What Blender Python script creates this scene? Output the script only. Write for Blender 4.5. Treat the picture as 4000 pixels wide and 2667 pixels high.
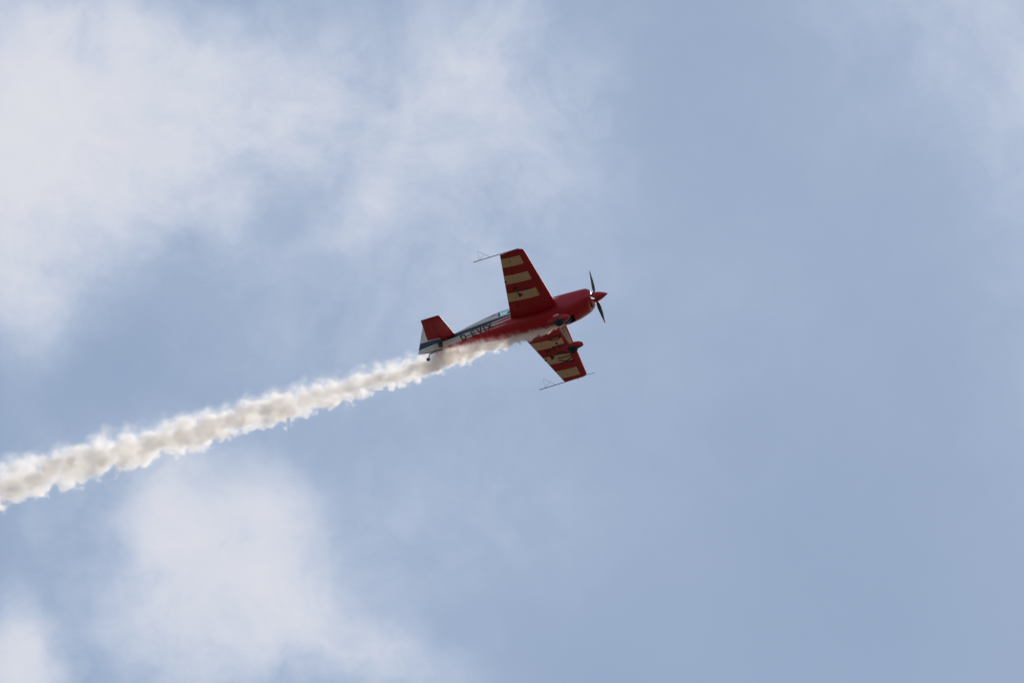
import bpy, bmesh, math, random
from mathutils import Vector, Matrix
random.seed(7)
R = math.radians
scene = bpy.context.scene
for o in list(bpy.data.objects):
    bpy.data.objects.remove(o)
COL = scene.collection

# ------------------------------------------------------------------ camera
ELEV = R(38.0)                       # the photographer looks up at the passing aeroplane
CAM_LOC = Vector((0.0, 0.0, 1.7))
cam_d = bpy.data.cameras.new('camera')
cam_d.lens = 400.0
cam_d.sensor_width = 36.0
cam_d.clip_start = 1.0
cam_d.clip_end = 40000.0
cam = bpy.data.objects.new('camera', cam_d)
COL.objects.link(cam)
cam.location = CAM_LOC
cam.rotation_euler = (R(90) + ELEV, 0, 0)
scene.camera = cam
CR = Vector((1, 0, 0))
CU = Vector((0, -math.sin(ELEV), math.cos(ELEV)))
CB = Vector((0, -math.cos(ELEV), -math.sin(ELEV)))

# ------------------------------------------------------------------ sun, sky, exposure
SUN_DIR = (CR * 0.50 + CU * 0.25 - CB * 0.80).normalized()   # towards the sun
SUN_EL = math.asin(SUN_DIR.z)
SUN_AZ = math.atan2(SUN_DIR.x, SUN_DIR.y)
sun_d = bpy.data.lights.new('sun', 'SUN')
sun_d.energy = 4.2
sun_d.angle = R(0.53)
sun_d.color = (1.0, 0.95, 0.87)
sun = bpy.data.objects.new('sun', sun_d)
COL.objects.link(sun)
sun.rotation_euler = SUN_DIR.to_track_quat('Z', 'Y').to_euler()
sun.location = (0, 0, 500)

scene.view_settings.view_transform = 'Standard'
scene.view_settings.look = 'None'
scene.view_settings.gamma = 1.0
scene.view_settings.exposure = 0.0
scene.view_settings.use_curve_mapping = False
scene.render.engine = 'CYCLES'
scene.cycles.use_denoising = True
scene.cycles.max_bounces = 16
scene.cycles.volume_bounces = 16
scene.cycles.transparent_max_bounces = 16
scene.cycles.volume_step_rate = 1.0
scene.cycles.volume_max_steps = 512

# ------------------------------------------------------------------ node helpers
class Nodes:
    """Small expression builder over a node tree."""
    def __init__(self, tree):
        self.t = tree
        self.n = tree.nodes
    def new(self, typ, **kw):
        n = self.n.new(typ)
        for k, v in kw.items():
            setattr(n, k, v)
        return n
    def put(self, sock, v):
        if isinstance(v, bpy.types.NodeSocket):
            self.t.links.new(v, sock)
        else:
            sock.default_value = v
    def math(self, op, a, b=None, c=None, clamp=False):
        n = self.new('ShaderNodeMath', operation=op, use_clamp=clamp)
        self.put(n.inputs[0], a)
        if b is not None: self.put(n.inputs[1], b)
        if c is not None: self.put(n.inputs[2], c)
        return n.outputs[0]
    def add(self, a, b): return self.math('ADD', a, b)
    def sub(self, a, b): return self.math('SUBTRACT', a, b)
    def mul(self, a, b): return self.math('MULTIPLY', a, b)
    def mix(self, f, a, b):
        n = self.new('ShaderNodeMix', data_type='RGBA')
        self.put(n.inputs[0], f); self.put(n.inputs[6], a); self.put(n.inputs[7], b)
        return n.outputs[2]
    def smooth(self, x, lo, hi, a=0.0, b=1.0):
        n = self.new('ShaderNodeMapRange', interpolation_type='SMOOTHSTEP')
        self.put(n.inputs[0], x)
        for i, v in enumerate((lo, hi, a, b)): self.put(n.inputs[1 + i], v)
        return n.outputs[0]
    def lin(self, x, lo, hi, a=0.0, b=1.0):
        n = self.new('ShaderNodeMapRange', interpolation_type='LINEAR')
        self.put(n.inputs[0], x)
        for i, v in enumerate((lo, hi, a, b)): self.put(n.inputs[1 + i], v)
        return n.outputs[0]
    def noise(self, vec, scale, detail=3.0, rough=0.5, lac=2.0, dist=0.0):
        n = self.new('ShaderNodeTexNoise')
        self.put(n.inputs['Vector'], vec)
        n.inputs['Scale'].default_value = scale
        n.inputs['Detail'].default_value = detail
        n.inputs['Roughness'].default_value = rough
        n.inputs['Lacunarity'].default_value = lac
        n.inputs['Distortion'].default_value = dist
        return n
    def vmath(self, op, a, b=None):
        n = self.new('ShaderNodeVectorMath', operation=op)
        self.put(n.inputs[0], a)
        if b is not None: self.put(n.inputs[1], b)
        return n
    def xyz(self, vec):
        n = self.new('ShaderNodeSeparateXYZ'); self.put(n.inputs[0], vec)
        return n.outputs
    def combine(self, x, y, z):
        n = self.new('ShaderNodeCombineXYZ')
        for i, v in enumerate((x, y, z)): self.put(n.inputs[i], v)
        return n.outputs[0]
    def curve(self, x, pts, lo, hi, ylo, yhi):
        """Piecewise linear function of x through pts [(x, y)...]."""
        u = self.lin(x, lo, hi)
        n = self.new('ShaderNodeFloatCurve')
        c = n.mapping.curves[0]
        P = sorted([((px - lo) / (hi - lo), (py - ylo) / (yhi - ylo)) for px, py in pts])
        c.points[0].location = P[0]; c.points[1].location = P[-1]
        for p in P[1:-1]: c.points.new(*p)
        for p in c.points: p.handle_type = 'VECTOR'
        n.mapping.extend = 'HORIZONTAL'
        n.mapping.update()
        self.put(n.inputs['Value'], u)
        return self.add(self.mul(n.outputs[0], yhi - ylo), ylo)

# ------------------------------------------------------------------ world: sky with thin cloud
world = bpy.data.worlds.new('World')
scene.world = world
world.use_nodes = True
wt = world.node_tree
wt.nodes.clear()
W = Nodes(wt)
SKY_STRENGTH = 0.095
sky = W.new('ShaderNodeTexSky', sky_type='NISHITA')
sky.sun_disc = False
sky.sun_elevation = SUN_EL
sky.sun_rotation = SUN_AZ
sky.altitude = 100.0
sky.air_density = 1.4
sky.dust_density = 1.2
sky.ozone_density = 1.0
tc = W.new('ShaderNodeTexCoord')
direction = W.vmath('NORMALIZE', tc.outputs['Generated']).outputs[0]
# local axes on the celestial sphere around the bearing (north, 38 degrees up); unit = 5.15 degrees
AX = 0.09
ex = W.mul(W.vmath('DOT_PRODUCT', direction, (1.0, 0.0, 0.0)).outputs['Value'], 1 / AX)
ey = W.mul(W.vmath('DOT_PRODUCT', direction, tuple(CU)).outputs['Value'], 1 / AX)
ez = W.mul(W.vmath('DOT_PRODUCT', direction, tuple(CB)).outputs['Value'], 1 / AX)
front = W.smooth(ez, -0.5 / AX, -0.9 / AX)
p3 = W.combine(ex, ey, ez)
warp = W.noise(p3, 3.2, 4.0, 0.55)
wv = W.vmath('SUBTRACT', warp.outputs['Color'], (0.5, 0.5, 0.5)).outputs[0]
warp2 = W.noise(p3, 11.0, 3.0, 0.55)
wv2 = W.vmath('SUBTRACT', warp2.outputs['Color'], (0.5, 0.5, 0.5)).outputs[0]
ws = W.new('ShaderNodeVectorMath', operation='SCALE'); W.put(ws.inputs[0], wv); ws.inputs['Scale'].default_value = 0.16
ws2 = W.new('ShaderNodeVectorMath', operation='SCALE'); W.put(ws2.inputs[0], wv2); ws2.inputs['Scale'].default_value = 0.055
pw = W.vmath('ADD', W.vmath('ADD', p3, ws.outputs[0]).outputs[0], ws2.outputs[0]).outputs[0]
px, py, pz = W.xyz(pw)
# clouds: centre (x, y), radii, tilt in degrees, amount (x to the right, y up, in units of 5.15 degrees)
BLOBS = [
 # the large bank on the upper left and its thin outrunners
 (-.415, .248, .110, .085, -10, .95), (-.321, .261, .110, .075, 0, .70), (-.236, .253, .075, .050, 10, .55), (-.474, .185, .090, .100, 0, .85),
 (-.483, .095, .050, .090, -10, .75), (-.490, .040, .030, .040, 0, .45), (-.415, .155, .070, .060, 0, .45), (-.360, .190, .060, .040, 0, .35),
 (-.160, .270, .085, .065, 0, .24), (-.040, .295, .050, .030, 15, .38), (-.075, .227, .100, .100, 0, .13), (-.130, .155, .060, .030, 56, .20),
 (-.160, .125, .055, .022, 20, .30), (-.350, .120, .060, .030, 20, .10), (-.287, .193, .100, .030, 10, .20), (.030, .227, .080, .150, 0, .13),
 # the bank on the lower left
 (-.320, -.262, .085, .085, 0, .66), (-.245, -.225, .050, .070, 20, .42), (-.334, -.168, .035, .060, 0, .50), (-.245, -.160, .030, .045, 0, .30),
 (-.224, -.296, .085, .058, 0, .60), (-.130, -.320, .075, .036, -15, .50), (-.372, -.304, .050, .050, 0, .18), (-.304, -.207, .060, .050, 0, .35),
 (-.492, -.322, .033, .032, 0, 1.05), (-.490, -.280, .020, .040, 15, .45), (-.445, -.177, .050, .060, 0, .18), (-.140, -.240, .060, .070, 0, .10),
 # broad thin veil reaching down the middle
 (-.115, .195, .100, .180, 0, .24), (-.025, .190, .085, .160, 0, .16), (-.200, .020, .120, .090, 10, .12), (-.330, .090, .120, .050, 20, .04), (-.450, -.110, .080, .050, 0, .08), (-.120, -.200, .120, .090, 0, .08),
 (-.165, -.255, .110, .035, -50, .16),
 # veils to the right
 (-.010, -.155, .120, .060, 0, .08), (.520, .330, .190, .120, -10, .36), (.530, .120, .080, .240, 0, .16), (.10, .04, .25, .20, 0, .05),
]
veil = None
for cx, cy, rx, ry, ang, amp in BLOBS:
    ca, sa = math.cos(R(ang)), math.sin(R(ang))
    dx = W.sub(px, cx); dy = W.sub(py, cy)
    u = W.mul(W.add(W.mul(dx, ca), W.mul(dy, sa)), 1 / rx)
    v = W.mul(W.sub(W.mul(dy, ca), W.mul(dx, sa)), 1 / ry)
    d2 = W.add(W.mul(u, u), W.mul(v, v))
    g = W.mul(W.math('POWER', 2.718, W.mul(W.math('POWER', d2, 1.12), -0.8)), amp)
    veil = g if veil is None else W.add(veil, g)
tex = W.noise(p3, 5.0, 7.0, 0.58, 2.1, 0.5)
veil = W.mul(veil, W.lin(tex.outputs['Fac'], 0.28, 0.72, 0.32, 1.62))
tex2 = W.noise(pw, 15.0, 6.0, 0.62, 2.1, 0.3)
veil = W.mul(veil, W.lin(tex2.outputs['Fac'], 0.28, 0.72, 0.52, 1.48))
veil = W.mul(veil, front)
# the same broken thin cloud goes on over the rest of the sky
far = W.noise(direction, 3.0, 7.0, 0.55)
farv = W.mul(W.smooth(far.outputs['Fac'], 0.47, 0.72, 0.0, 0.75), W.sub(1.0, W.smooth(ez, -0.985 / AX, -0.9965 / AX)))
veil = W.add(veil, farv)
fine = W.noise(p3, 2.2, 4.0, 0.5)
haze_amt = W.add(0.035, W.mul(W.sub(fine.outputs['Fac'], 0.5), 0.16))
veil = W.math('ADD', veil, haze_amt)
# soft shoulder, never fully opaque
veil = W.sub(1.0, W.math('POWER', 2.718, W.mul(W.math('MAXIMUM', veil, 0.0), -1.45)))
CLOUD = W.mix(veil, (7.2, 8.2, 10.0, 1.0), (7.55, 7.65, 8.3, 1.0))     # thin veils look bluer than thick cloud
skycol = W.mix(veil, sky.outputs['Color'], CLOUD)
bg = W.new('ShaderNodeBackground')
W.put(bg.inputs['Color'], skycol)
bg.inputs['Strength'].default_value = SKY_STRENGTH
wo = W.new('ShaderNodeOutputWorld')
wt.links.new(bg.outputs[0], wo.inputs['Surface'])

# ------------------------------------------------------------------ materials
def material(name):
    m = bpy.data.materials.new(name)
    m.use_nodes = True
    m.node_tree.nodes.clear()
    N = Nodes(m.node_tree)
    out = N.new('ShaderNodeOutputMaterial')
    return m, N, out

def principled(N, out, color, rough=0.4, metal=0.0, coat=0.0, spec=0.5):
    b = N.new('ShaderNodeBsdfPrincipled')
    N.put(b.inputs['Base Color'], color)
    N.put(b.inputs['Roughness'], rough)
    b.inputs['Metallic'].default_value = metal
    b.inputs['Coat Weight'].default_value = coat
    b.inputs['Specular IOR Level'].default_value = spec
    b.inputs['Coat Roughness'].default_value = 0.12
    N.t.links.new(b.outputs[0], out.inputs['Surface'])
    return b

def object_coord(N):
    return N.new('ShaderNodeTexCoord').outputs['Object']

def grime(N, co, color, amount=0.12, scale=6.0):
    """Colour with a slight, uneven film of dirt."""
    n = N.noise(co, scale, 5.0, 0.6)
    f = N.lin(n.outputs['Fac'], 0.35, 0.7, 0.0, amount)
    dark = N.mix(1.0, color, color) if not isinstance(color, tuple) else color
    return N.mix(f, dark, (0.09, 0.075, 0.06, 1.0))

def simple(name, color, rough=0.4, metal=0.0, coat=0.0, dirt=0.1, scale=8.0):
    m, N, out = material(name)
    co = object_coord(N)
    c = grime(N, co, color, dirt, scale)
    r = N.lin(N.noise(co, scale * 2, 3.0).outputs['Fac'], 0.3, 0.7, rough * 0.85, rough * 1.15)
    principled(N, out, c, r, metal, coat)
    return m

RED = (0.50, 0.006, 0.022, 1.0)
WHITE = (0.74, 0.72, 0.68, 1.0)
NAVY = (0.022, 0.036, 0.075, 1.0)
GOLD = (0.84, 0.58, 0.39, 1.0)
M = {}
M['red'] = simple('red_paint', RED, 0.42, 0, 0.05, 0.08)
M['white'] = simple('white_paint', WHITE, 0.35, 0, 0.4, 0.12)
M['black'] = simple('black_paint', (0.012, 0.013, 0.016, 1), 0.45, 0, 0.0, 0.05)
M['blade'] = simple('propeller_black', (0.022, 0.024, 0.028, 1), 0.45, 0, 0.0, 0.10)
M['blade_sheen'] = simple('propeller_sheen', (0.30, 0.30, 0.29, 1), 0.45, 0, 0, 0.10)  # light grey painted on the outer front faces as the sun's sheen
M['cuff'] = simple('blade_root_white', (0.50, 0.50, 0.49, 1), 0.35, 0, 0.2, 0.15)
M['carbon'] = simple('carbon_rod', (0.016, 0.018, 0.022, 1), 0.4, 0, 0.2, 0.05)
M['tyre'] = simple('tyre_rubber', (0.013, 0.014, 0.017, 1), 0.75, 0, 0, 0.15, 14)
M['steel'] = simple('dull_steel', (0.23, 0.24, 0.25, 1), 0.42, 0.8, 0, 0.2, 20)
M['grille'] = simple('grey_intake', (0.06, 0.035, 0.04, 1), 0.6, 0, 0, 0.2, 20)
M['letter'] = simple('registration_paint', (0.020, 0.023, 0.030, 1), 0.5, 0, 0, 0.05)
M['leg'] = simple('white_gear_paint', (0.74, 0.68, 0.58, 1), 0.4, 0, 0.2, 0.16)
M['dark_plate'] = simple('dark_plate', (0.035, 0.035, 0.032, 1), 0.5, 0, 0, 0.1)
M['helmet'] = simple('helmet_paint', (0.03, 0.03, 0.035, 1), 0.35, 0, 0.3, 0.05)
M['suit'] = simple('flight_suit_cloth', (0.05, 0.06, 0.09, 1), 0.85, 0, 0, 0.1)
M['skin'] = simple('skin', (0.50, 0.30, 0.22, 1), 0.5, 0, 0, 0.02)

def livery_material():
    m, N, out = material('fuselage_livery')
    co = object_coord(N)
    x, y, z = N.xyz(co)
    lo, hi = -4.6, 1.8
    def cv(pts): return N.curve(x, pts, lo, hi, -0.5, 2.0)
    NU = cv([(-4.6, .385), (-4.3, .376), (-3.95, .36), (-3.7, .33), (-3.03, .272), (-2.2, .255), (-1.5, .228), (-1.05, .205), (-.4, .205), (.7, .235)])
    ND = cv([(-4.6, .115), (-4.37, .12), (-3.7, .165), (-3.5, .137), (-3.05, .115), (-2.5, .117), (-2.0, .10), (-1.5, .125), (-1.05, .143), (-.2, .19), (.72, .235)])
    R1u = cv([(-4.6, -.4), (-2.82, -.4), (-2.8, .10), (-2.2, .084), (-1.75, .071), (-1.4, .088), (-1.05, .118), (-.2, .177), (.6, .232)])
    R1l = cv([(-4.6, -.2), (-2.8, .098), (-2.55, .079), (-2.22, .05), (-1.75, .034), (-1.4, .026), (-1.05, .034), (-.6, .06), (.6, .06)])
    L2l = cv([(-4.6, -.4), (-3.02, -.4), (-3.0, -.034), (-2.57, -.006), (-2.2, -.01), (-1.75, -.019), (-1.4, -.03), (-1.05, .008), (-.6, .06), (.6, .07)])
    R2l = cv([(-4.6, -.3), (-3.0, -.036), (-2.58, -.035), (-2.2, -.05), (-1.75, -.098), (-1.43, -.115), (-1.2, -.121), (.6, -.121)])
    WB = cv([(-4.6, -.3), (-3.75, -.3), (-3.55, -.07), (-3.25, -.074), (-2.84, -.095), (-2.6, -.09), (-2.26, -.096), (-1.84, -.107), (-1.7, -.125), (-1.43, -.134), (-1.18, -.1215), (.6, -.1215)])
    WT = cv([(-4.6, 1.9), (-2.2, 1.9), (-2.12, .50), (-1.86, .462), (-1.6, .442), (-1.5, .60), (-.1, .60), (.0, .42), (.7, .235)])
    def above(f): return N.math('GREATER_THAN', z, f)
    def below(f): return N.math('LESS_THAN', z, f)
    def both(a, b): return N.mul(a, b)
    white = both(above(WB), below(WT))
    red1 = both(above(R1l), below(R1u))
    red2 = both(above(R2l), below(L2l))
    white = N.mul(white, N.mul(N.sub(1.0, red1), N.sub(1.0, red2)))
    white = N.mul(white, N.math('LESS_THAN', x, 0.70))
    navy = N.mul(both(above(ND), below(NU)), N.math('LESS_THAN', x, 0.70))
    c = N.mix(white, RED, WHITE)
    c = N.mix(navy, c, NAVY)
    c = grime(N, co, c, 0.10, 5.0)
    r = N.lin(N.noise(co, 14.0, 3.0).outputs['Fac'], 0.3, 0.7, 0.34, 0.44)
    principled(N, out, c, r, 0, 0.10, 0.4)
    return m
M['livery'] = livery_material()

def wing_material():
    m, N, out = material('wing_stripes')
    co = object_coord(N)
    x, y, z = N.xyz(co)
    ay = N.math('ABSOLUTE', y)
    s = None
    for a, b in ((1.24, 1.68), (2.16, 2.61), (3.05, 3.51)):
        k = N.mul(N.math('GREATER_THAN', ay, a), N.math('LESS_THAN', ay, b))
        s = k if s is None else N.add(s, k)
    s = N.mul(s, N.math('LESS_THAN', x, 0.205))
    c = N.mix(s, RED, GOLD)
    c = grime(N, co, c, 0.14, 3.0)
    # fore-and-aft oil streaks
    st = N.noise(N.vmath('MULTIPLY', co, (0.8, 9.0, 1.0)).outputs[0], 2.0, 4.0, 0.6)
    c = N.mix(N.lin(st.outputs['Fac'], 0.55, 0.8, 0.0, 0.22), c, (0.05, 0.03, 0.025, 1))
    r = N.lin(N.noise(co, 10.0, 3.0).outputs['Fac'], 0.3, 0.7, 0.32, 0.46)
    principled(N, out, c, r, 0, 0.0, 0.3)
    return m
M['wing'] = wing_material()

def glass_material():
    m, N, out = material('canopy_glass')
    tr = N.new('ShaderNodeBsdfTransparent')
    co = object_coord(N)
    N.put(tr.inputs['Color'], N.mix(N.noise(co, 2.0).outputs['Fac'], (0.74, 0.91, 0.87, 1), (0.78, 0.93, 0.89, 1)))
    gl = N.new('ShaderNodeBsdfGlossy')
    gl.inputs['Roughness'].default_value = 0.03
    fr = N.new('ShaderNodeFresnel'); fr.inputs['IOR'].default_value = 1.45
    mx = N.new('ShaderNodeMixShader')
    N.put(mx.inputs[0], N.mul(fr.outputs[0], 0.4))
    m.node_tree.links.new(tr.outputs[0], mx.inputs[1])
    m.node_tree.links.new(gl.outputs[0], mx.inputs[2])
    m.node_tree.links.new(mx.outputs[0], out.inputs['Surface'])
    return m
M['glass'] = glass_material()

# ------------------------------------------------------------------ object helpers
def mesh_object(name, verts, faces, mats, parent=None, mat_idx=None, sharp=40.0, smooth=True):
    me = bpy.data.meshes.new(name)
    me.from_pydata([tuple(v) for v in verts], [], faces)
    if not isinstance(mats, (list, tuple)): mats = [mats]
    for mm in mats: me.materials.append(mm)
    if mat_idx is not None:
        me.polygons.foreach_set('material_index', mat_idx)
    bm = bmesh.new(); bm.from_mesh(me)
    bmesh.ops.recalc_face_normals(bm, faces=bm.faces)
    bm.to_mesh(me); bm.free()
    if smooth:
        me.polygons.foreach_set('use_smooth', [True] * len(me.polygons))
        me.set_sharp_from_angle(angle=R(sharp))
    me.update()
    o = bpy.data.objects.new(name, me)
    COL.objects.link(o)
    if parent is not None: o.parent = parent
    return o

def empty(name, parent=None):
    o = bpy.data.objects.new(name, None)
    o.empty_display_size = 0.3
    COL.objects.link(o)
    if parent is not None: o.parent = parent
    return o

def loft(rings, cap0=True, cap1=True, closed=True):
    V, F = [], []
    n = len(rings[0])
    for r in rings: V += [tuple(p) for p in r]
    for i in range(len(rings) - 1):
        for j in range(n if closed else n - 1):
            k = (j + 1) % n
            F.append((i * n + j, i * n + k, (i + 1) * n + k, (i + 1) * n + j))
    if cap0: F.append(tuple(range(n)))
    if cap1: F.append(tuple((len(rings) - 1) * n + j for j in range(n)))
    return V, F

def tube(points, radii, seg=10):
    pts = [Vector(p) for p in points]
    if not isinstance(radii, (list, tuple)): radii = [radii] * len(pts)
    rings = []
    for i, p in enumerate(pts):
        d = (pts[min(i + 1, len(pts) - 1)] - pts[max(i - 1, 0)]).normalized()
        a = d.cross(Vector((0, 0, 1)) if abs(d.z) < 0.9 else Vector((1, 0, 0))).normalized()
        b = d.cross(a)
        rings.append([p + (a * math.cos(2 * math.pi * k / seg) + b * math.sin(2 * math.pi * k / seg)) * radii[i] for k in range(seg)])
    return loft(rings)

def join(*vf):
    V, F = [], []
    for v, f in vf:
        o = len(V)
        V += v
        F += [tuple(i + o for i in q) for q in f]
    return V, F

def box(c, s):
    cx, cy, cz = c; a, b, d = (q / 2 for q in s)
    V = [(cx + i * a, cy + j * b, cz + k * d) for i in (-1, 1) for j in (-1, 1) for k in (-1, 1)]
    F = [(0, 1, 3, 2), (4, 6, 7, 5), (0, 4, 5, 1), (2, 3, 7, 6), (0, 2, 6, 4), (1, 5, 7, 3)]
    return V, F

def ellipsoid(c, r, nu=20, nv=12):
    rings = []
    for i in range(nv + 1):
        t = -math.pi / 2 + math.pi * min(max(i / nv, 0.01), 0.99)
        rings.append([(c[0] + r[0] * math.cos(t) * math.cos(2 * math.pi * k / nu), c[1] + r[1] * math.cos(t) * math.sin(2 * math.pi * k / nu), c[2] + r[2] * math.sin(t)) for k in range(nu)])
    return loft(rings)

# ------------------------------------------------------------------ ground far below (out of the frame)
def ground():
    m, N, out = material('airfield_grass')
    co = object_coord(N)
    a = N.noise(co, 0.004, 6.0, 0.6).outputs['Fac']
    b = N.noise(co, 0.09, 6.0, 0.65).outputs['Fac']
    c = N.mix(N.smooth(a, 0.35, 0.65), (0.040, 0.034, 0.020, 1), (0.075, 0.062, 0.042, 1))
    c = N.mix(N.smooth(b, 0.4, 0.7, 0, 0.5), c, (0.035, 0.04, 0.018, 1))
    principled(N, out, c, 0.9)
    n = 72
    V = [(0, 0, 0)] + [(12000 * math.cos(2 * math.pi * k / n), 12000 * math.sin(2 * math.pi * k / n), 0) for k in range(n)]
    F = [(0, 1 + k, 1 + (k + 1) % n) for k in range(n)]
    o = mesh_object('ground', V, F, m, smooth=False)
    o['kind'] = 'structure'
    o['label'] = 'flat dry grass of the airfield far below the aeroplane'
ground()

# ------------------------------------------------------------------ the aeroplane's frame: x forward, y to its left, z up
F_PX = 400.0 / 36.0 * 4000.0
SCALE = 117.9
DIST = F_PX / SCALE
PLANE_POS = CAM_LOC + CR * (DIST * 125.2 / F_PX) + CU * (DIST * 101.1 / F_PX) - CB * DIST
a1 = Vector((111.6, 34.04, -16.9)).normalized()
a2 = Vector((34.0, -65.88, 91.7)); a2 = (a2 - a1 * a2.dot(a1)).normalized()
a3 = a1.cross(a2)
ROT = Matrix((CR, CU, CB)).transposed() @ Matrix((a1, a2, a3))
PLANE_MAT = Matrix.Translation(PLANE_POS) @ ROT.to_4x4()

plane = empty('aerobatic_plane')
plane.matrix_world = PLANE_MAT
plane['label'] = 'red aerobatic aeroplane with cream wing stripes climbing ahead of its white smoke'
plane['category'] = 'aeroplane'

# fuselage stations: x, half width, height of the widest line, rise above it, drop below it, roundness above, below
STATIONS = [
 (1.745,.235,.105,.125,.17,2,2),(1.735,.275,.10,.18,.20,2,2),(1.70,.335,.08,.262,.228,2.1,2.1),(1.64,.385,.06,.352,.250,2.2,2.2),
 (1.55,.42,.04,.407,.315,2.3,2.2),(1.38,.44,.02,.430,.373,2.4,2.3),(1.07,.45,0,.468,.471,2.4,2.3),
 (.68,.44,0,.491,.532,2.4,2.4),(.2,.42,0,.505,.538,2.3,2.4),(-.1,.405,.01,.51,.535,2.2,2.4),
 (-.3,.395,.02,.545,.528,2.1,2.4),(-.7,.38,.035,.585,.512,2.0,2.4),(-1.1,.36,.05,.60,.491,2.0,2.4),
 (-1.38,.338,.065,.597,.474,1.9,2.4),(-1.6,.315,.08,.556,.456,1.8,2.4),(-2.0,.27,.10,.478,.416,1.8,2.4),
 (-2.5,.205,.13,.356,.364,1.8,2.3),(-3.05,.135,.17,.188,.320,1.9,2.2),(-3.7,.05,.18,.104,.274,2,2)]
STATIONS.sort()
SX = [s[0] for s in STATIONS]

def pchip(xs, ys, x):
    n = len(xs)
    x = min(max(x, xs[0]), xs[-1])
    i = 0
    while i < n - 2 and x > xs[i + 1]: i += 1
    h = [xs[k + 1] - xs[k] for k in range(n - 1)]
    d = [(ys[k + 1] - ys[k]) / h[k] for k in range(n - 1)]
    def slope(k):
        if k == 0: return d[0]
        if k == n - 1: return d[-1]
        if d[k - 1] * d[k] <= 0: return 0.0
        w1, w2 = 2 * h[k] + h[k - 1], h[k] + 2 * h[k - 1]
        return (w1 + w2) / (w1 / d[k - 1] + w2 / d[k])
    t = (x - xs[i]) / h[i]
    m0, m1 = slope(i) * h[i], slope(i + 1) * h[i]
    return (2*t**3 - 3*t**2 + 1) * ys[i] + (t**3 - 2*t**2 + t) * m0 + (-2*t**3 + 3*t**2) * ys[i + 1] + (t**3 - t**2) * m1

def station(x):
    return [pchip(SX, [s[k] for s in STATIONS], x) for k in range(1, 7)]

def half_width(x, z):
    w, zc, ht, hb, nu, nl = station(x)
    h, n = (ht, nu) if z >= zc else (hb, nl)
    q = min(abs(z - zc) / h, 1.0)
    return w * max(1 - q ** n, 0.0) ** (1 / n)

NLOW, NUP, SILL = 18, 12, 0.27
def section(x):
    """Half ring on the left side (y >= 0), bottom to top, with a row on the canopy sill."""
    w, zc, ht, hb, nu, nl = station(x)
    s = min(max((SILL - zc) / ht, 0.05), 0.75) ** (nu / 2)
    th_s = math.asin(s)
    ths = [-math.pi / 2 + (th_s + math.pi / 2) * k / NLOW for k in range(NLOW)] + [th_s + (math.pi / 2 - th_s) * k / NUP for k in range(NUP + 1)]
    out = []
    for t in ths:
        c, sn = max(math.cos(t), 0.0), math.sin(t)
        n, h = (nu, ht) if sn >= 0 else (nl, hb)
        out.append((x, w * c ** (2 / n), zc + h * math.copysign(abs(sn) ** (2 / n), sn)))
    return out

def full_ring(x):
    L = section(x)
    return [(p[0], -p[1], p[2]) for p in L[:-1]] + [(p[0], p[1], p[2]) for p in reversed(L)][:-1]
NH = NLOW + NUP            # rows per side

def skin(xs, keep, cap0, cap1):
    """Loft over stations xs, keeping the quads for which keep(xmid, row, centre) is true; row counts from the keel on each side."""
    rings = [full_ring(x) for x in xs]
    n = len(rings[0])
    V = [p for r in rings for p in r]
    F = []
    for i in range(len(xs) - 1):
        for j in range(n):
            k = (j + 1) % n
            row = j if j < NH else 2 * NH - 1 - j
            q = (i * n + j, i * n + k, (i + 1) * n + k, (i + 1) * n + j)
            c = sum((Vector(V[v]) for v in q), Vector()) / 4
            if keep((xs[i] + xs[i + 1]) / 2, row, c): F.append(q)
    if cap0: F.append(tuple(range(n)))
    if cap1: F.append(tuple((len(xs) - 1) * n + j for j in range(n)))
    used = sorted({v for f in F for v in f})
    mp = {v: i for i, v in enumerate(used)}
    return [V[v] for v in used], [tuple(mp[v] for v in f) for f in F]

def frange(a, b, n): return [a + (b - a) * i / n for i in range(n + 1)]

CAN0, CAN1 = -1.56, -0.10            # canopy from its rear edge to the windscreen's foot
xs_f = frange(-3.7, CAN0, 48)[:-1] + frange(CAN0, CAN1, 30)[:-1] + frange(CAN1, 0.72, 16)
fus = mesh_object('fuselage', *skin(xs_f, lambda x, r, c: not (CAN0 < x < CAN1 and r >= NLOW), True, False), M['livery'], plane)
xs_c = [.72, .75] + frange(.75, 1.0, 6)[1:] + frange(1.0, 1.55, 12)[1:] + frange(1.55, 1.745, 12)[1:]
cowl = mesh_object('cowling', *skin(xs_c, lambda x, r, c: not (.75 < x < 1.0 and abs(c.y) < .2 and c.z < -.3), False, True), M['livery'], plane)
# a fine joint line round the rear of the cowling
ring = [Vector(p) for p in full_ring(.72)]
ctr = sum(ring, Vector()) / len(ring)
jr = [[ctr + (p - ctr) * s + Vector((dx, 0, 0)) for p in ring] for dx, s in ((-.004, 1.001), (-.002, 1.0035), (.002, 1.0035), (.004, 1.001))]
mesh_object('panel_joint', *loft(jr, False, False), M['dark_plate'], cowl)
# hot-air outlet under the cowling
V, F = [], []
lip = [(.752, -.2), (.998, -.2), (.998, .2), (.752, .2)]
V = [(x, y, -station(x)[3] + .035) for x, y in lip] + [(x + .03, y * .8, -.30) for x, y in lip]
mesh_object('cowl_outlet', V, [(4, 5, 6, 7), (0, 1, 5, 4), (1, 2, 6, 5), (2, 3, 7, 6), (3, 0, 4, 7)], M['black'], cowl, smooth=False)
for s in (-1, 1):
    mesh_object('exhaust_pipe', *tube([(.90, s * .07, -.38), (.80, s * .07, -.47), (.70, s * .06, -.545), (.64, s * .06, -.56)], .032, 14), M['steel'], cowl)
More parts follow.
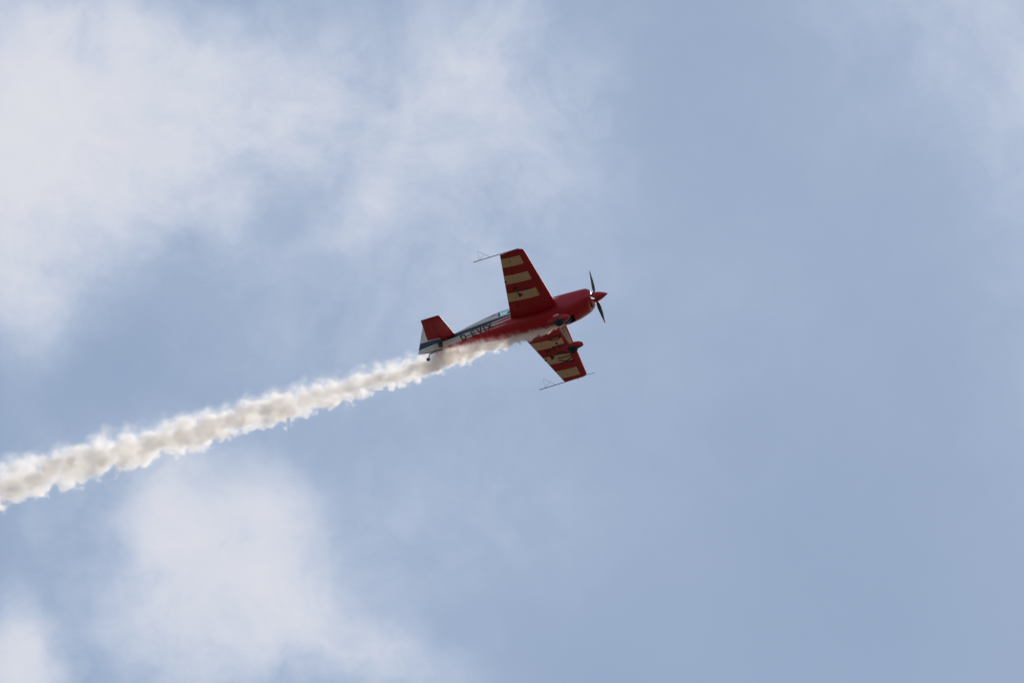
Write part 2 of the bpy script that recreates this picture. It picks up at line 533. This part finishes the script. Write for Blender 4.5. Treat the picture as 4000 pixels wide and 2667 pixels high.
# intakes in the nose
for s in (-1, 1):
    mesh_object('air_intake', *ellipsoid((1.685, s * .245, .17), (.055, .085, .105)), M['black'], cowl)
mesh_object('chin_intake', *ellipsoid((1.625, 0, -.165), (.075, .15, .055)), M['grille'], cowl)

# canopy
xs_k = frange(CAN0, CAN1, 30)
FR0, FR1 = xs_k[2], xs_k[28]
canopy = mesh_object('canopy', *skin(xs_k, lambda x, r, c: FR0 < x < FR1 and r >= NLOW, False, False), M['glass'], plane)
mesh_object('canopy_frame', *skin(xs_k, lambda x, r, c: x < FR0 and r >= NLOW, False, False), M['white'], canopy)
mesh_object('windscreen_frame', *skin(xs_k, lambda x, r, c: x > FR1 and r >= NLOW, False, False), M['white'], canopy)
# cockpit floor, seat and headrest seen through the glass
seat_rings = [[(x - .05 * (k in (2, 3)), y, z) for k, (y, z) in enumerate(((-.2, zz), (.2, zz), (.2, zz + .05), (-.2, zz + .05)))] for x, zz in ((-.25, -.34), (-.50, -.33), (-.75, -.12), (-1.02, .12), (-1.17, .24))]
mesh_object('seat', *loft(seat_rings), M['black'], plane, sharp=20)
mesh_object('instrument_panel', *box((-.20, 0, .24), (.04, .52, .22)), M['black'], plane)

# ------------------------------------------------------------------ wings
def wing_le(y): 
    y = abs(y)
    x = .575 - .0467 * y
    if y > 3.62:
        x -= .11 * ((y - 3.62) / .14) ** 2.2
    return x
def wing_te(y): return -.40 - .1895 * (3.75 - abs(y))
def naca(u, t): return 5 * t * (.2969 * math.sqrt(u) - .1260 * u - .3516 * u * u + .2843 * u ** 3 - .1015 * u ** 4)
def wing_tc(y):
    y = abs(y)
    t = .155 + (.115 - .155) * min(y, 3.62) / 3.62
    if y > 3.62: t *= math.sqrt(max(1 - ((y - 3.62) / .145) ** 2, .015))
    return t
def wing_z(x, y):
    le, te = wing_le(y), wing_te(y)
    u = min(max((le - x) / (le - te), 0), 1)
    return naca(u, wing_tc(y)) * (le - te)

NS = 22
def foil_ring(le, te, tc, y, x_end, x_start=None, zc=0.0, vertical=False):
    """Closed section from x_start (default the nose) back to x_end."""
    c = le - te
    u0 = 0.0 if x_start is None else (le - x_start) / c
    u1 = (le - x_end) / c
    us = [u0 + (u1 - u0) * (1 - math.cos(math.pi * k / NS)) / 2 for k in range(NS + 1)]
    up = [(le - u * c, max(naca(u, tc) * c, .0015)) for u in us]
    if x_start is not None:                       # rounded nose of a control surface
        x0, z0 = up[0]
        up[0] = (x0 + z0 * .55, 0.0005)
    pts = [(x, z) for x, z in up] + [(x, -z) for x, z in reversed(up)]
    if x_start is None: pts = pts[:-1]
    return [(x, y, zc + z) for x, z in pts]

AIL0, AIL1, AILC = .74, 3.66, .29
wings = {}
for s in (-1, 1):
    rings = []
    ys = [0.0, .2, .4, .55, AIL0 - .004]
    for y in ys: rings.append(foil_ring(wing_le(y), wing_te(y), wing_tc(y), s * y, wing_te(y)))
    for y in frange(AIL0 + .002, 3.62, 20): rings.append(foil_ring(wing_le(y), wing_te(y), wing_tc(y), s * y, wing_te(y) + AILC + .008))
    y = AIL1 + .001; rings.append(foil_ring(wing_le(y), wing_te(y), wing_tc(y), s * y, wing_te(y) + AILC + .008))
    for y in (AIL1 + .006, 3.69, 3.715, 3.735, 3.75, 3.757, 3.76): rings.append(foil_ring(wing_le(y), wing_te(y), wing_tc(y), s * y, wing_te(y)))
    w = mesh_object('wing', *loft(rings), M['wing'], plane, sharp=50)
    if s < 0: w['label'] = 'right wing with plain cream stripes'
    else: w['label'] = 'left wing with registration letters under it'
    wings[s] = w
    ar = []
    for y in frange(AIL0 + .004, AIL1 - .004, 20):
        h = wing_te(y) + AILC
        ar.append(foil_ring(wing_le(y), wing_te(y), wing_tc(y), s * y, wing_te(y), h))
    ail = mesh_object('aileron', *loft(ar), M['wing'], w, sharp=50)
    # aileron deflected by a degree or so about its hinge
    yh = (AIL0 + AIL1) / 2
    hx = wing_te(yh) + AILC
    ang = R(1.4) * s
    ax = Vector((wing_te(AIL1) - wing_te(AIL0), s * (AIL1 - AIL0), 0)).normalized()
    T = Matrix.Translation((hx, s * yh, 0)) @ Matrix.Rotation(ang * (-s), 4, ax) @ Matrix.Translation((-hx, -s * yh, 0))
    ail.data.transform(T)
    # spade: a triangular plate hung on an arm under the aileron
    ys_ = s * 1.85
    tri = [(-.228, ys_), (-.380, ys_ - .14), (-.380, ys_ + .14)]
    V = [(x, y, -.332) for x, y in tri] + [(x, y, -.346) for x, y in tri]
    mesh_object('aileron_spade', V, [(0, 1, 2), (5, 4, 3), (0, 3, 4, 1), (1, 4, 5, 2), (2, 5, 3, 0)], M['black'], w, smooth=False)
    mesh_object('spade_arm', *tube([(wing_te(1.85) + .24, ys_, -.04), (-.46, ys_, -.10), (-.35, ys_, -.25), (-.315, ys_, -.335)], [.013, .010, .009, .009]), M['black'], w)
    mesh_object('spade_arm_foot', *ellipsoid((-.40, ys_, -wing_z(-.40, 1.85) - .004), (.11, .028, .022)), M['dark_plate'], w)  # dark mound on the wing at the foot of the spade arm
    # small trim tab bracket on the trailing edge
    mesh_object('trim_bracket', *box((wing_te(2.31) + .03, s * 2.31, -.018), (.06, .07, .025)), M['dark_plate'], w, smooth=False)
    for yy in (.95, 2.0, 3.33):
        mesh_object('hinge', *box((wing_te(yy) + AILC, s * yy, -wing_z(wing_te(yy) + AILC, yy) - .004), (.035, .012, .014)), M['dark_plate'], w, smooth=False)
    mesh_object('fuel_drain', *tube([(-.57, s * .50, -wing_z(-.57, .5) + .01), (-.57, s * .50, -wing_z(-.57, .5) - .022)], [.022, .016]), M['dark_plate'], w)
    # black sealing strip at the wing root, doubling as the contact shadow
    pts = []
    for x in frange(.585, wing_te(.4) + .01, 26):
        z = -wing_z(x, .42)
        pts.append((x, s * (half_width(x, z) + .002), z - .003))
    mesh_object('root_seal_shadow', *tube(pts, [.004] + [.011] * (len(pts) - 2) + [.006], 8), M['black'], w)
    # sighting frame on the tip: long rod and a triangle of thin rods
    yt = s * 3.772
    rod = mesh_object('sighting_rod', *tube([(-1.31, yt, .016), (.27, yt, .016)], .0125), M['carbon'], w)
    A, B1, B2 = (-1.10, yt, .402), (-1.11, yt, .016), (-.715, yt, .016)
    mid = tuple((A[i] + B2[i]) / 2 for i in range(3))
    mesh_object('sighting_triangle', *join(tube([B1, A], .0042, 6), tube([A, B2], .0042, 6), tube([B1, mid], .0042, 6)), M['carbon'], rod)
mesh_object('inspection_plate', *box((-.10, -1.73, -wing_z(-.10, 1.73) - .002), (.085, .07, .008)), M['dark_plate'], wings[-1], smooth=False)
mesh_object('pitot_tube', *tube([(.30, 3.70, -.008), (.66, 3.735, -.004)], .0075), M['carbon'], wings[1])
mesh_object('tip_foot', *tube([(.06, 3.72, 0), (.06, 3.80, -.02)], .012), M['steel'], wings[1])

# ------------------------------------------------------------------ tail
def tail_le(y): return -3.035 - .150 * abs(y)
def tail_te(y): return -4.003 + .100 * abs(y)
TZ = .268
for s in (-1, 1):
    hx = lambda y: -3.55 - .02 * abs(y)
    rr = []
    for y in (.03, .10, .19, .5, .9, 1.2, 1.28, 1.31, 1.33):
        k = 1.0 if y < 1.28 else (.8 if y < 1.30 else (.5 if y < 1.32 else .12))
        le = tail_le(y) - (.0 if y < 1.25 else .05 * ((y - 1.25) / .08) ** 2)
        rr.append(foil_ring(le, tail_te(y), .10 * k, s * y, hx(y) + .004, None, TZ))
    st = mesh_object('stabilizer', *loft(rr), M['red'], plane, sharp=50)
    rr = []
    for y in (.185, .5, .9, 1.2, 1.28, 1.31, 1.33):
        k = 1.0 if y < 1.28 else (.8 if y < 1.30 else (.5 if y < 1.32 else .12))
        rr.append(foil_ring(tail_le(y), tail_te(y), .10 * k, s * y, tail_te(y), hx(y) - .002, TZ))
    el = mesh_object('elevator', *loft(rr), M['red'], st, sharp=50)

def vfoil(le, te, tc, z, x_end, x_start=None):
    return [(p[0], p[2], z) for p in foil_ring(le, te, tc, 0.0, x_end, x_start)]
def fin_le(z): return -3.08 - .45 * (z - .35) - (0 if z < 1.1 else .9 * (z - 1.1) ** 1.5)
def rud_te(z): return -4.415 + .289 * (z + .03) + (0 if z < 1.05 else .8 * (z - 1.05) ** 1.6)
HX = -3.715
rr = [vfoil(fin_le(max(z, .2)), rud_te(z), .085 if z < 1.2 else .03, z, HX + .012) for z in (.20, .30, .45, .7, .95, 1.1, 1.17, 1.21, 1.225)]
fin = mesh_object('fin', *loft(rr), M['livery'], plane, sharp=50)
rr = []
for z in (-.05, .02, .1, .25, .45, .7, .95, 1.1, 1.17, 1.21, 1.225):
    ring_ = vfoil(fin_le(max(z, .2)), rud_te(z), .085 if z < 1.2 else .03, z, rud_te(z), HX)
    if z < 0:      # sloping lower edge
        ring_ = [(x, y, pchip([-4.45, -4.41, -4.0, -3.68], [-.03, -.03, -.092, -.07], x)) for x, y, zz in ring_]
    rr.append(ring_)
rud = mesh_object('rudder', *loft(rr), M['livery'], plane, sharp=50)

# black sheet on the skin for the shade inside the stern post bay, with crossed cables over it
def on_side(x, z, s, off=.003): return (x, s * (half_width(x, z) + off), z)
for s in (-1, 1):
    corners = [(-3.675, .175), (-3.525, .145), (-3.525, -.065), (-3.675, -.04)]
    n = 6
    V, F = [], []
    for i in range(n + 1):
        for j in range(n + 1):
            a, b = i / n, j / n
            x = (corners[0][0] * (1 - a) + corners[1][0] * a)
            z0 = corners[0][1] * (1 - a) + corners[1][1] * a
            z1 = corners[3][1] * (1 - a) + corners[2][1] * a
            V.append(on_side(x, z0 * (1 - b) + z1 * b, s, .004))
    for i in range(n):
        for j in range(n):
            q = i * (n + 1) + j
            F.append((q, q + 1, q + n + 2, q + n + 1))
    bay = mesh_object('tail_bay_shade', V, F, M['black'], fus)
    for p, q in (((-3.66, .13), (-3.57, -.02)), ((-3.58, .13), (-3.66, -.02))):
        mesh_object('cable', *tube([on_side(*p, s, .012), on_side((p[0] + q[0]) / 2, (p[1] + q[1]) / 2, s, .016), on_side(*q, s, .012)], .0045, 6), M['steel'], bay)

# tail wheel
tw = empty('tail_wheel', plane)
mesh_object('spring', *tube([(-3.52, 0, -.085), (-3.70, 0, -.112), (-3.90, 0, -.122), (-4.02, 0, -.155), (-4.055, 0, -.19)], [.018, .02, .018, .014, .014]), M['black'], tw)
mesh_object('bracket', *box((-3.80, 0, -.115), (.16, .045, .03)), M['dark_plate'], tw)
mesh_object('fork', *join(tube([(-4.05, 0, -.17), (-4.06, 0, -.245)], .011), tube([(-4.06, -.03, -.255), (-4.105, -.032, -.344)], .008), tube([(-4.06, .03, -.255), (-4.105, .032, -.344)], .008), box((-4.06, 0, -.252), (.03, .075, .018))), M['steel'], tw)
def wheel_mesh(c, r, hw, seg=32):
    prof = [(-hw * .55, r * .45), (-hw * .95, r * .62), (-hw, r * .8), (-hw * .8, r * .95), (-hw * .35, r), (hw * .35, r), (hw * .8, r * .95), (hw, r * .8), (hw * .95, r * .62), (hw * .55, r * .45)]
    rings = [[(c[0] + q * math.cos(2 * math.pi * k / seg), c[1] + y, c[2] + q * math.sin(2 * math.pi * k / seg)) for k in range(seg)] for y, q in prof]
    return loft(rings)
mesh_object('tyre', *wheel_mesh((-4.108, 0, -.344), .064, .026), simple('grey_rubber', (.10, .11, .12, 1), .6, 0, 0, .2, 18), tw)
for s in (-1, 1):
    mesh_object('steering_cable', *tube([(-3.99, s * .01, -.16), (-3.9, s * .05, -.13), (-3.80, s * .05, -.06)], .004, 6), M['steel'], tw)
mesh_object('tie_down_ring', *tube([(-3.55, 0, -.08), (-3.60, 0, -.135), (-3.64, 0, -.14), (-3.62, 0, -.10)], .008, 6), M['black'], fus)
mesh_object('whip_antenna', *tube([(.05, 0, -.53), (-.02, 0, -.585), (-.12, 0, -.655), (-.235, 0, -.69)], [.008, .006, .005, .004], 8), M['black'], fus)

# ------------------------------------------------------------------ landing gear
for s in (-1, 1):
    gear = empty('landing_gear', plane)
    # sprung leg: a flat blade, broad at the fuselage and narrow at the axle
    rr = []
    for t in frange(0, 1, 14):
        x = .45 + .15 * t; y = s * (.36 + .38 * t); z = -.40 - .52 * t - .03 * math.sin(math.pi * t)
        ch = .105 * (1 - t) + .045 * t; th = .020 * (1 - t) + .014 * t
        tang = Vector((.15, s * .38, -.52)).normalized()
        fore = Vector((1, 0, 0)); fore = (fore - tang * fore.dot(tang)).normalized()
        nrm = tang.cross(fore)
        rr.append([Vector((x, y, z)) + fore * ch * math.cos(2 * math.pi * k / 18) + nrm * th * math.sin(2 * math.pi * k / 18) for k in range(18)])
    mesh_object('leg', *loft(rr), M['leg'], gear)
    # wheel spat: teardrop, open below
    rr = []
    prof = [(.995, .006, .006, -.985), (.985, .03, .035, -.98), (.955, .055, .068, -.975), (.90, .08, .10, -.968), (.82, .098, .125, -.96), (.72, .106, .138, -.955), (.60, .105, .138, -.95), (.48, .092, .122, -.945), (.36, .066, .09, -.935), (.27, .036, .052, -.925), (.22, .008, .012, -.92)]
    for x, hw, hh, zc in prof:
        ring_ = []
        for k in range(28):
            a = 2 * math.pi * k / 28
            zz = hh * math.sin(a)
            ring_.append((x, s * .8 + hw * math.cos(a), zc + zz))
        rr.append(ring_)
    spat = mesh_object('wheel_spat', *loft(rr), M['red'], gear)
    wl = mesh_object('tyre', *wheel_mesh((.60, s * .8, -1.03), .178, .088), M['tyre'], gear)
    mesh_object('wheel_well', *loft([[(.60 + a * q * math.cos(2 * math.pi * k / 24), s * .8 + b * q * math.sin(2 * math.pi * k / 24), z) for k in range(24)] for a, b, q, z in ((.21, .104, 1, -1.0), (.205, .100, 1, -1.055), (.19, .085, 1, -1.09), (.17, .06, 1, -1.098))]), M['black'], spat)
    mesh_object('axle_cap', *tube([(.60, s * (.8 - .085), -1.0), (.60, s * (.8 - .12), -1.0)], [.035, .03], 14), M['steel'], gear)

# ------------------------------------------------------------------ propeller
prop = empty('propeller', plane)
HUB = Vector((1.745, 0, .115))
rr = []
for k in range(25):
    u = k / 24
    u = 1 - (1 - u) ** 1.5
    r = max(.174 * (1 - u ** 1.9), .002)
    rr.append([(HUB.x + .507 * u, r * math.cos(2 * math.pi * j / 36), HUB.z + r * math.sin(2 * math.pi * j / 36)) for j in range(36)])
spinner = mesh_object('spinner', *loft(rr), M['red'], prop)
mesh_object('back_plate', *tube([(HUB.x - .02, 0, HUB.z), (HUB.x + .004, 0, HUB.z)], [.165, .171], 36), M['black'], spinner)
mesh_object('hub_shaft', *tube([(HUB.x - .10, 0, HUB.z), (HUB.x - .01, 0, HUB.z)], [.08, .08], 20), M['steel'], prop)
BX = 1.815
def blade(theta):
    er = Vector((0, math.cos(theta), math.sin(theta)))
    et = Vector((0, -math.sin(theta), math.cos(theta)))
    ex_ = Vector((1, 0, 0))
    rings, rad = [], []
    RT = 1.055
    for k in range(27):
        t = k / 26
        r = .10 + (RT - .10) * t
        f = r / RT
        chord = pchip([.09, .16, .25, .40, .60, .80, .93, .98, 1.0], [.080, .088, .115, .150, .140, .104, .070, .045, .008], f)
        thick = pchip([.09, .16, .25, .40, .70, 1.0], [.95, .80, .34, .17, .10, .07], f)
        beta = R(pchip([.09, .25, .5, .75, 1.0], [66, 60, 47, 38, 31], f))
        sweep = -.02 * max(f - .6, 0) / .4
        cd = et * math.cos(beta) + ex_ * math.sin(beta)
        nd = ex_ * math.cos(beta) - et * math.sin(beta)
        c0 = Vector((BX, 0, HUB.z)) + er * r + cd * sweep
        ring_ = []
        for j in range(20):
            a = 2 * math.pi * j / 20
            xx = math.cos(a)
            yy = math.sin(a) * (1 + .35 * xx) * (1.0 if math.sin(a) > 0 else .45 + .55 * max(0, (.3 - f) / .2 if f < .3 else 0))
            ring_.append(c0 + cd * (chord / 2 * xx) + nd * (chord * thick / 2 * yy))
        rings.append(ring_); rad.append(f)
    V, F = loft(rings)
    mi = []
    for q in F:
        i = q[0] // 20; j = q[0] % 20
        f = rad[min(i, 25)]
        face_front = len(q) == 4 and j < 10
        if f < .17: mi.append(1)
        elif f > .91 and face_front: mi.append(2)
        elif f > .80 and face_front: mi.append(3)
        else: mi.append(0)
    return mesh_object('blade', V, F, [M['blade'], M['cuff'], M['red'], M['blade_sheen']], prop, mi, sharp=60)
for deg in (98, -22, 218):
    b = blade(R(deg))
    er = Vector((0, math.cos(R(deg)), math.sin(R(deg))))
    c = Vector((BX, 0, HUB.z))
    mesh_object('root_opening', *tube([c + er * .10, c + er * .162], [.056, .056], 20), M['black'], spinner)

# ------------------------------------------------------------------ registration letters D-EVIX
def stroke(points, w):
    """A band of width w along a polyline, as a grid in letter units."""
    pts = [Vector((p[0], p[1])) for p in points]
    fine_ = []
    for a, b in zip(pts[:-1], pts[1:]):
        n = max(2, int((b - a).length / .12))
        fine_ += [a.lerp(b, i / n) for i in range(n)]
    fine_.append(pts[-1])
    V, F = [], []
    for i, p in enumerate(fine_):
        d = (fine_[min(i + 1, len(fine_) - 1)] - fine_[max(i - 1, 0)]).normalized()
        nrm = Vector((-d.y, d.x))
        for k in (-.5, 0, .5): V.append(p + nrm * (w * k))
    for i in range(len(fine_) - 1):
        for k in range(2):
            F.append((i * 3 + k, i * 3 + k + 1, (i + 1) * 3 + k + 1, (i + 1) * 3 + k))
    return V, F
T = .155
hT = T / 2
def arc(cx, cy, rx, ry, a0, a1, n=14): return [(cx + rx * math.cos(R(a0 + (a1 - a0) * i / n)), cy + ry * math.sin(R(a0 + (a1 - a0) * i / n))) for i in range(n + 1)]
GLYPHS = {   # unit height; width, strokes
 'D': (.72, [[(hT, 0), (hT, 1)], [(0, 1 - hT), (.30, 1 - hT)] + arc(.30, .5, .34, .5 - hT, 90, -90) + [(0, hT)]]),
 '-': (.34, [[(0, .45), (.34, .45)]]),
 'E': (.62, [[(hT, 0), (hT, 1)], [(0, 1 - hT), (.62, 1 - hT)], [(0, .52), (.55, .52)], [(0, hT), (.62, hT)]]),
 'V': (.74, [[(.06, 1), (.37, .03)], [(.68, 1), (.37, .03)]]),
 'I': (T, [[(hT, 0), (hT, 1)]]),
 'X': (.72, [[(.05, 0), (.67, 1)], [(.05, 1), (.67, 0)]]),
}
NAMES = {'D': 'letter_d', '-': 'hyphen', 'E': 'letter_e', 'V': 'letter_v', 'I': 'letter_i', 'X': 'letter_x'}
def lettering(positions, place, parent, bold=1.0):
    """positions: {glyph: (start, width scale)}; place(u, v, lift) -> point on the surface."""
    for g, (u0, us) in positions:
        wd, strokes = GLYPHS[g]
        V, F = [], []
        for si, sp in enumerate(strokes):
            v, f = stroke(sp, T * bold)
            o = len(V)
            V += [place(u0 + p.x * us, p.y, .003 + .0008 * si) for p in v]
            F += [tuple(i + o for i in q) for q in f]
        me = bpy.data.meshes.new(NAMES[g])
        me.from_pydata([tuple(p) for p in V], [], F)
        me.materials.append(M['letter'])
        me.polygons.foreach_set('use_smooth', [True] * len(me.polygons))
        ob = bpy.data.objects.new(NAMES[g], me)
        COL.objects.link(ob); ob.parent = parent
# on both sides of the fuselage: read from tail to nose on the right side, from nose to tail on the left
H = .208
def side_right(u, v, lift):
    x = -2.895 + u + .055 * (1 - v) - .0; z = -.108 + H * v
    return on_side(x, z, -1, lift + .002)
lettering([('D', (0, .27)), ('-', (.245, .24)), ('E', (.375, .255)), ('V', (.585, .27)), ('I', (.84, .27)), ('X', (.945, .28))], side_right, fus, 1.15)
def side_left(u, v, lift):
    x = -1.74 - u; z = -.108 + H * v
    return on_side(x, z, 1, lift + .002)
lettering([('D', (0, .27)), ('-', (.245, .24)), ('E', (.375, .255)), ('V', (.585, .27)), ('I', (.84, .27)), ('X', (.945, .28))], side_left, fus, 1.15)
# under the left wing: read from the root outwards, tops towards the leading edge
def under_left(u, v, lift):
    y = 1.065 + u; x = -.235 + .46 * v
    return (x, y, -wing_z(x, y) - lift)
lettering([('D', (0, .385)), ('-', (.375, .40)), ('E', (.555, .40)), ('V', (.86, .42)), ('I', (1.255, .40)), ('X', (1.375, .44))], under_left, wings[1], 0.9)

# ------------------------------------------------------------------ pilot, reclining under the canopy
def pilot():
    joints = {'pelvis': (-.48, 0, -.24), 'belly': (-.60, 0, -.12), 'chest': (-.80, 0, .07), 'neck': (-.97, 0, .24), 'head': (-1.06, 0, .38), 'crown': (-1.09, 0, .46),
              'sl': (-.86, .17, .12), 'el': (-.62, .22, -.02), 'wl': (-.40, .10, -.05), 'sr': (-.86, -.17, .12), 'er': (-.62, -.22, -.02), 'wr': (-.40, -.06, -.07),
              'hl': (-.46, .09, -.25), 'kl': (-.05, .13, -.06), 'al': (.30, .12, -.28), 'tl': (.40, .12, -.18), 'hr': (-.46, -.09, -.25), 'kr': (-.05, -.13, -.06), 'ar': (.30, -.12, -.28), 'tr': (.40, -.12, -.18)}
    rad = {'pelvis': .13, 'belly': .13, 'chest': .15, 'neck': .055, 'head': .085, 'crown': .07, 'sl': .075, 'el': .05, 'wl': .032, 'sr': .075, 'er': .05, 'wr': .032,
           'hl': .085, 'kl': .062, 'al': .042, 'tl': .035, 'hr': .085, 'kr': .062, 'ar': .042, 'tr': .035}
    names = list(joints)
    E_ = [('pelvis', 'belly'), ('belly', 'chest'), ('chest', 'neck'), ('neck', 'head'), ('head', 'crown'), ('chest', 'sl'), ('sl', 'el'), ('el', 'wl'), ('chest', 'sr'), ('sr', 'er'), ('er', 'wr'),
          ('pelvis', 'hl'), ('hl', 'kl'), ('kl', 'al'), ('al', 'tl'), ('pelvis', 'hr'), ('hr', 'kr'), ('kr', 'ar'), ('ar', 'tr')]
    root = empty('person')
    root.matrix_world = PLANE_MAT
    root['label'] = 'pilot in a dark helmet reclining under the clear canopy'
    root['category'] = 'person'
    me = bpy.data.meshes.new('body')
    V = [joints[n] for n in names]
    me.from_pydata(V, [(names.index(a), names.index(b)) for a, b in E_], [])
    o = bpy.data.objects.new('body', me)
    COL.objects.link(o); o.parent = root
    sk = o.modifiers.new('skin', 'SKIN')
    for i, n in enumerate(names):
        sv = me.skin_vertices[0].data[i]
        sv.radius = (rad[n], rad[n]); sv.use_root = (n == 'pelvis')
    sub = o.modifiers.new('subdivision', 'SUBSURF'); sub.levels = 2; sub.render_levels = 2
    me.materials.append(M['suit'])
    mesh_object('helmet', *ellipsoid((-1.095, 0, .455), (.138, .12, .135), 28, 18), M['helmet'], root)
    mesh_object('visor', *ellipsoid((-1.015, 0, .425), (.085, .095, .06), 20, 12), M['black'], root)
    # gloved hands: fingers closed round stick and throttle
    for s, w in ((1, (-.40, .10, -.05)), (-1, (-.40, -.06, -.07))):
        parts = [ellipsoid((w[0] + .045, w[1], w[2]), (.045, .038, .02), 14, 8)]
        for k, ln in enumerate((.058, .066, .062, .05)):
            yy = w[1] + (k - 1.5) * .018
            b0 = Vector((w[0] + .085, yy, w[2] + .006))
            parts.append(tube([b0, b0 + Vector((ln * .45, 0, -.004)), b0 + Vector((ln * .6, 0, -.028)), b0 + Vector((ln * .35, 0, -.042))], [.009, .0088, .008, .007], 8))
        t0 = Vector((w[0] + .03, w[1] - s * .034, w[2]))
        parts.append(tube([t0, t0 + Vector((.03, -s * .018, -.008)), t0 + Vector((.058, -s * .008, -.022))], [.011, .010, .008], 8))
        mesh_object('glove', *join(*parts), M['black'], root)
pilot()
mesh_object('control_stick', *tube([(-.33, -.06, -.36), (-.315, -.06, -.06)], [.012, .016]), M['black'], plane)


# ------------------------------------------------------------------ the smoke trail
def smoke_trail():
    # axis and half thickness of the trail in the aeroplane's frame
    QC = [(.66, -.585), (.4, -.60), (-.4, -.615), (-1.3, -.60), (-2.25, -.55), (-3.0, -.535), (-3.8, -.55), (-4.8, -.575), (-6.7, -.50), (-8.5, -.51), (-10.3, -.40), (-12.0, -.41), (-14, -.355), (-16, -.29), (-18, -.24), (-20.0, -.13), (-23.0, 0)]
    YC = [(.66, 0), (-2.6, .02), (-3.1, .10), (-3.6, .26), (-4.2, .42), (-6.0, .50), (-23.0, .60)]
    RC = [(.66, .06), (.45, .11), (-.1, .20), (-1.3, .31), (-2.25, .41), (-3.0, .48), (-4.0, .52), (-4.8, .56), (-6.7, .61), (-10.2, .68), (-15, .82), (-19.0, .92), (-23.0, .98)]
    yx, yy = zip(*sorted(YC)); rx, ry = zip(*sorted(RC)); zx, zy = zip(*sorted(QC))
    fy = lambda x: pchip(list(yx), list(yy), x)
    fz = lambda x: pchip(list(zx), list(zy), x) + .787 * fy(x)
    fr = lambda x: pchip(list(rx), list(ry), x)
    lo, hi = -23.0, .66
    # arc coordinate in units of the local thickness, so that the billows grow with the trail
    S, acc, x = [(hi, 0.0)], 0.0, hi
    step = .02
    k = 0
    while x - step > lo:
        acc += step / fr(x - step / 2); x -= step; k += 1
        if k % 30 == 0: S.append((x, acc))
    S.append((lo, acc))
    m, N, out = material('smoke')
    co = object_coord(N)
    x, y, z = N.xyz(co)
    xs = frange(lo, hi, 30)
    zc = N.curve(x, [(q, fz(q)) for q in xs], lo, hi, -1, 1)
    yc = N.curve(x, [(q, fy(q)) for q in xs], lo, hi, -1, 1)
    rc = N.curve(x, [(q, fr(q)) for q in xs[:-1]] + [(.55, fr(.55)), (.3, fr(.3)), (hi, fr(hi))], lo, hi, 0, 1.2)
    sc = N.curve(x, S, lo, hi, 0, acc)
    Y = N.math('DIVIDE', N.sub(y, yc), rc)
    Z = N.math('DIVIDE', N.sub(z, zc), rc)
    p = N.combine(N.add(N.mul(sc, 0.85), 11.3), Y, Z)
    wob = N.noise(p, 0.55, 2.0, 0.5)
    wv = N.vmath('SUBTRACT', wob.outputs['Color'], (0.5, 0.5, 0.5)).outputs[0]
    sw = N.new('ShaderNodeVectorMath', operation='SCALE'); N.put(sw.inputs[0], wv); sw.inputs['Scale'].default_value = 0.62
    pw = N.vmath('ADD', p, sw.outputs[0]).outputs[0]
    q = N.xyz(pw)
    r = N.math('SQRT', N.add(N.mul(q[1], q[1]), N.mul(q[2], q[2])))
    vo = N.new('ShaderNodeTexVoronoi', feature='F1')
    N.put(vo.inputs['Vector'], pw)
    vo.inputs['Scale'].default_value = 1.5
    vo.inputs['Detail'].default_value = 2.0
    vo.inputs['Roughness'].default_value = 0.45
    vo.inputs['Lacunarity'].default_value = 2.3
    fb = N.noise(pw, 3.2, 4.0, 0.65)
    d = N.sub(1.0, r)
    d = N.add(d, N.mul(N.sub(0.44, vo.outputs['Distance']), 0.72))
    big = N.noise(p, 0.9, 2.0, 0.5)
    d = N.add(d, N.mul(N.sub(big.outputs['Fac'], 0.5), 0.55))
    d = N.add(d, N.mul(N.sub(fb.outputs['Fac'], 0.5), 0.72))
    up = N.smooth(q[2], -0.2, 0.8)
    core = N.smooth(d, 0.0, N.add(0.28, N.mul(up, 0.45)))
    # thin veil, mostly on the upper side where the propeller wash pulls it off
    upper = N.smooth(q[2], -0.3, 0.9, 0.15, 1.0)
    thin = N.mul(N.smooth(d, -0.40, 0.30), upper)
    start = N.smooth(x, .68, .40, 0.12, 1.0)
    dens = N.mul(N.add(N.mul(core, SMOKE_CORE), N.mul(thin, SMOKE_THIN)), start)
    # the smoke is squeezed thinner as it spreads
    dens = N.mul(dens, N.curve(x, [(lo, .58), (-10, .85), (-4.8, 1.05), (-3, 1.4), (-1.3, 2.3), (0, 3.2), (hi, 5.0)], lo, hi, 0, 6))
    v = N.new('ShaderNodeVolumePrincipled')
    v.inputs['Color'].default_value = SMOKE_COLOR
    N.put(v.inputs['Density'], dens)
    v.inputs['Anisotropy'].default_value = 0.40
    m.node_tree.links.new(v.outputs[0], out.inputs['Volume'])
    m.cycles.volume_step_rate = 0.075
    rings = []
    for x_ in frange(hi - .01, lo + .05, 90):
        rr_, c_ = fr(x_) * 1.75 + .03, fz(x_)
        rings.append([(x_, fy(x_) + rr_ * math.cos(2 * math.pi * k / 20), c_ + rr_ * math.sin(2 * math.pi * k / 20)) for k in range(20)])
    o = mesh_object('smoke_trail', *loft(rings), m)
    o.matrix_world = PLANE_MAT
    o['kind'] = 'stuff'
    o['label'] = 'billowing cream-white smoke trail streaming from under the red aeroplane'
    o['category'] = 'smoke trail'
SMOKE_CORE, SMOKE_THIN = 4.2, 0.9
SMOKE_COLOR = (.9995, .971, .946, 1)
smoke_trail()
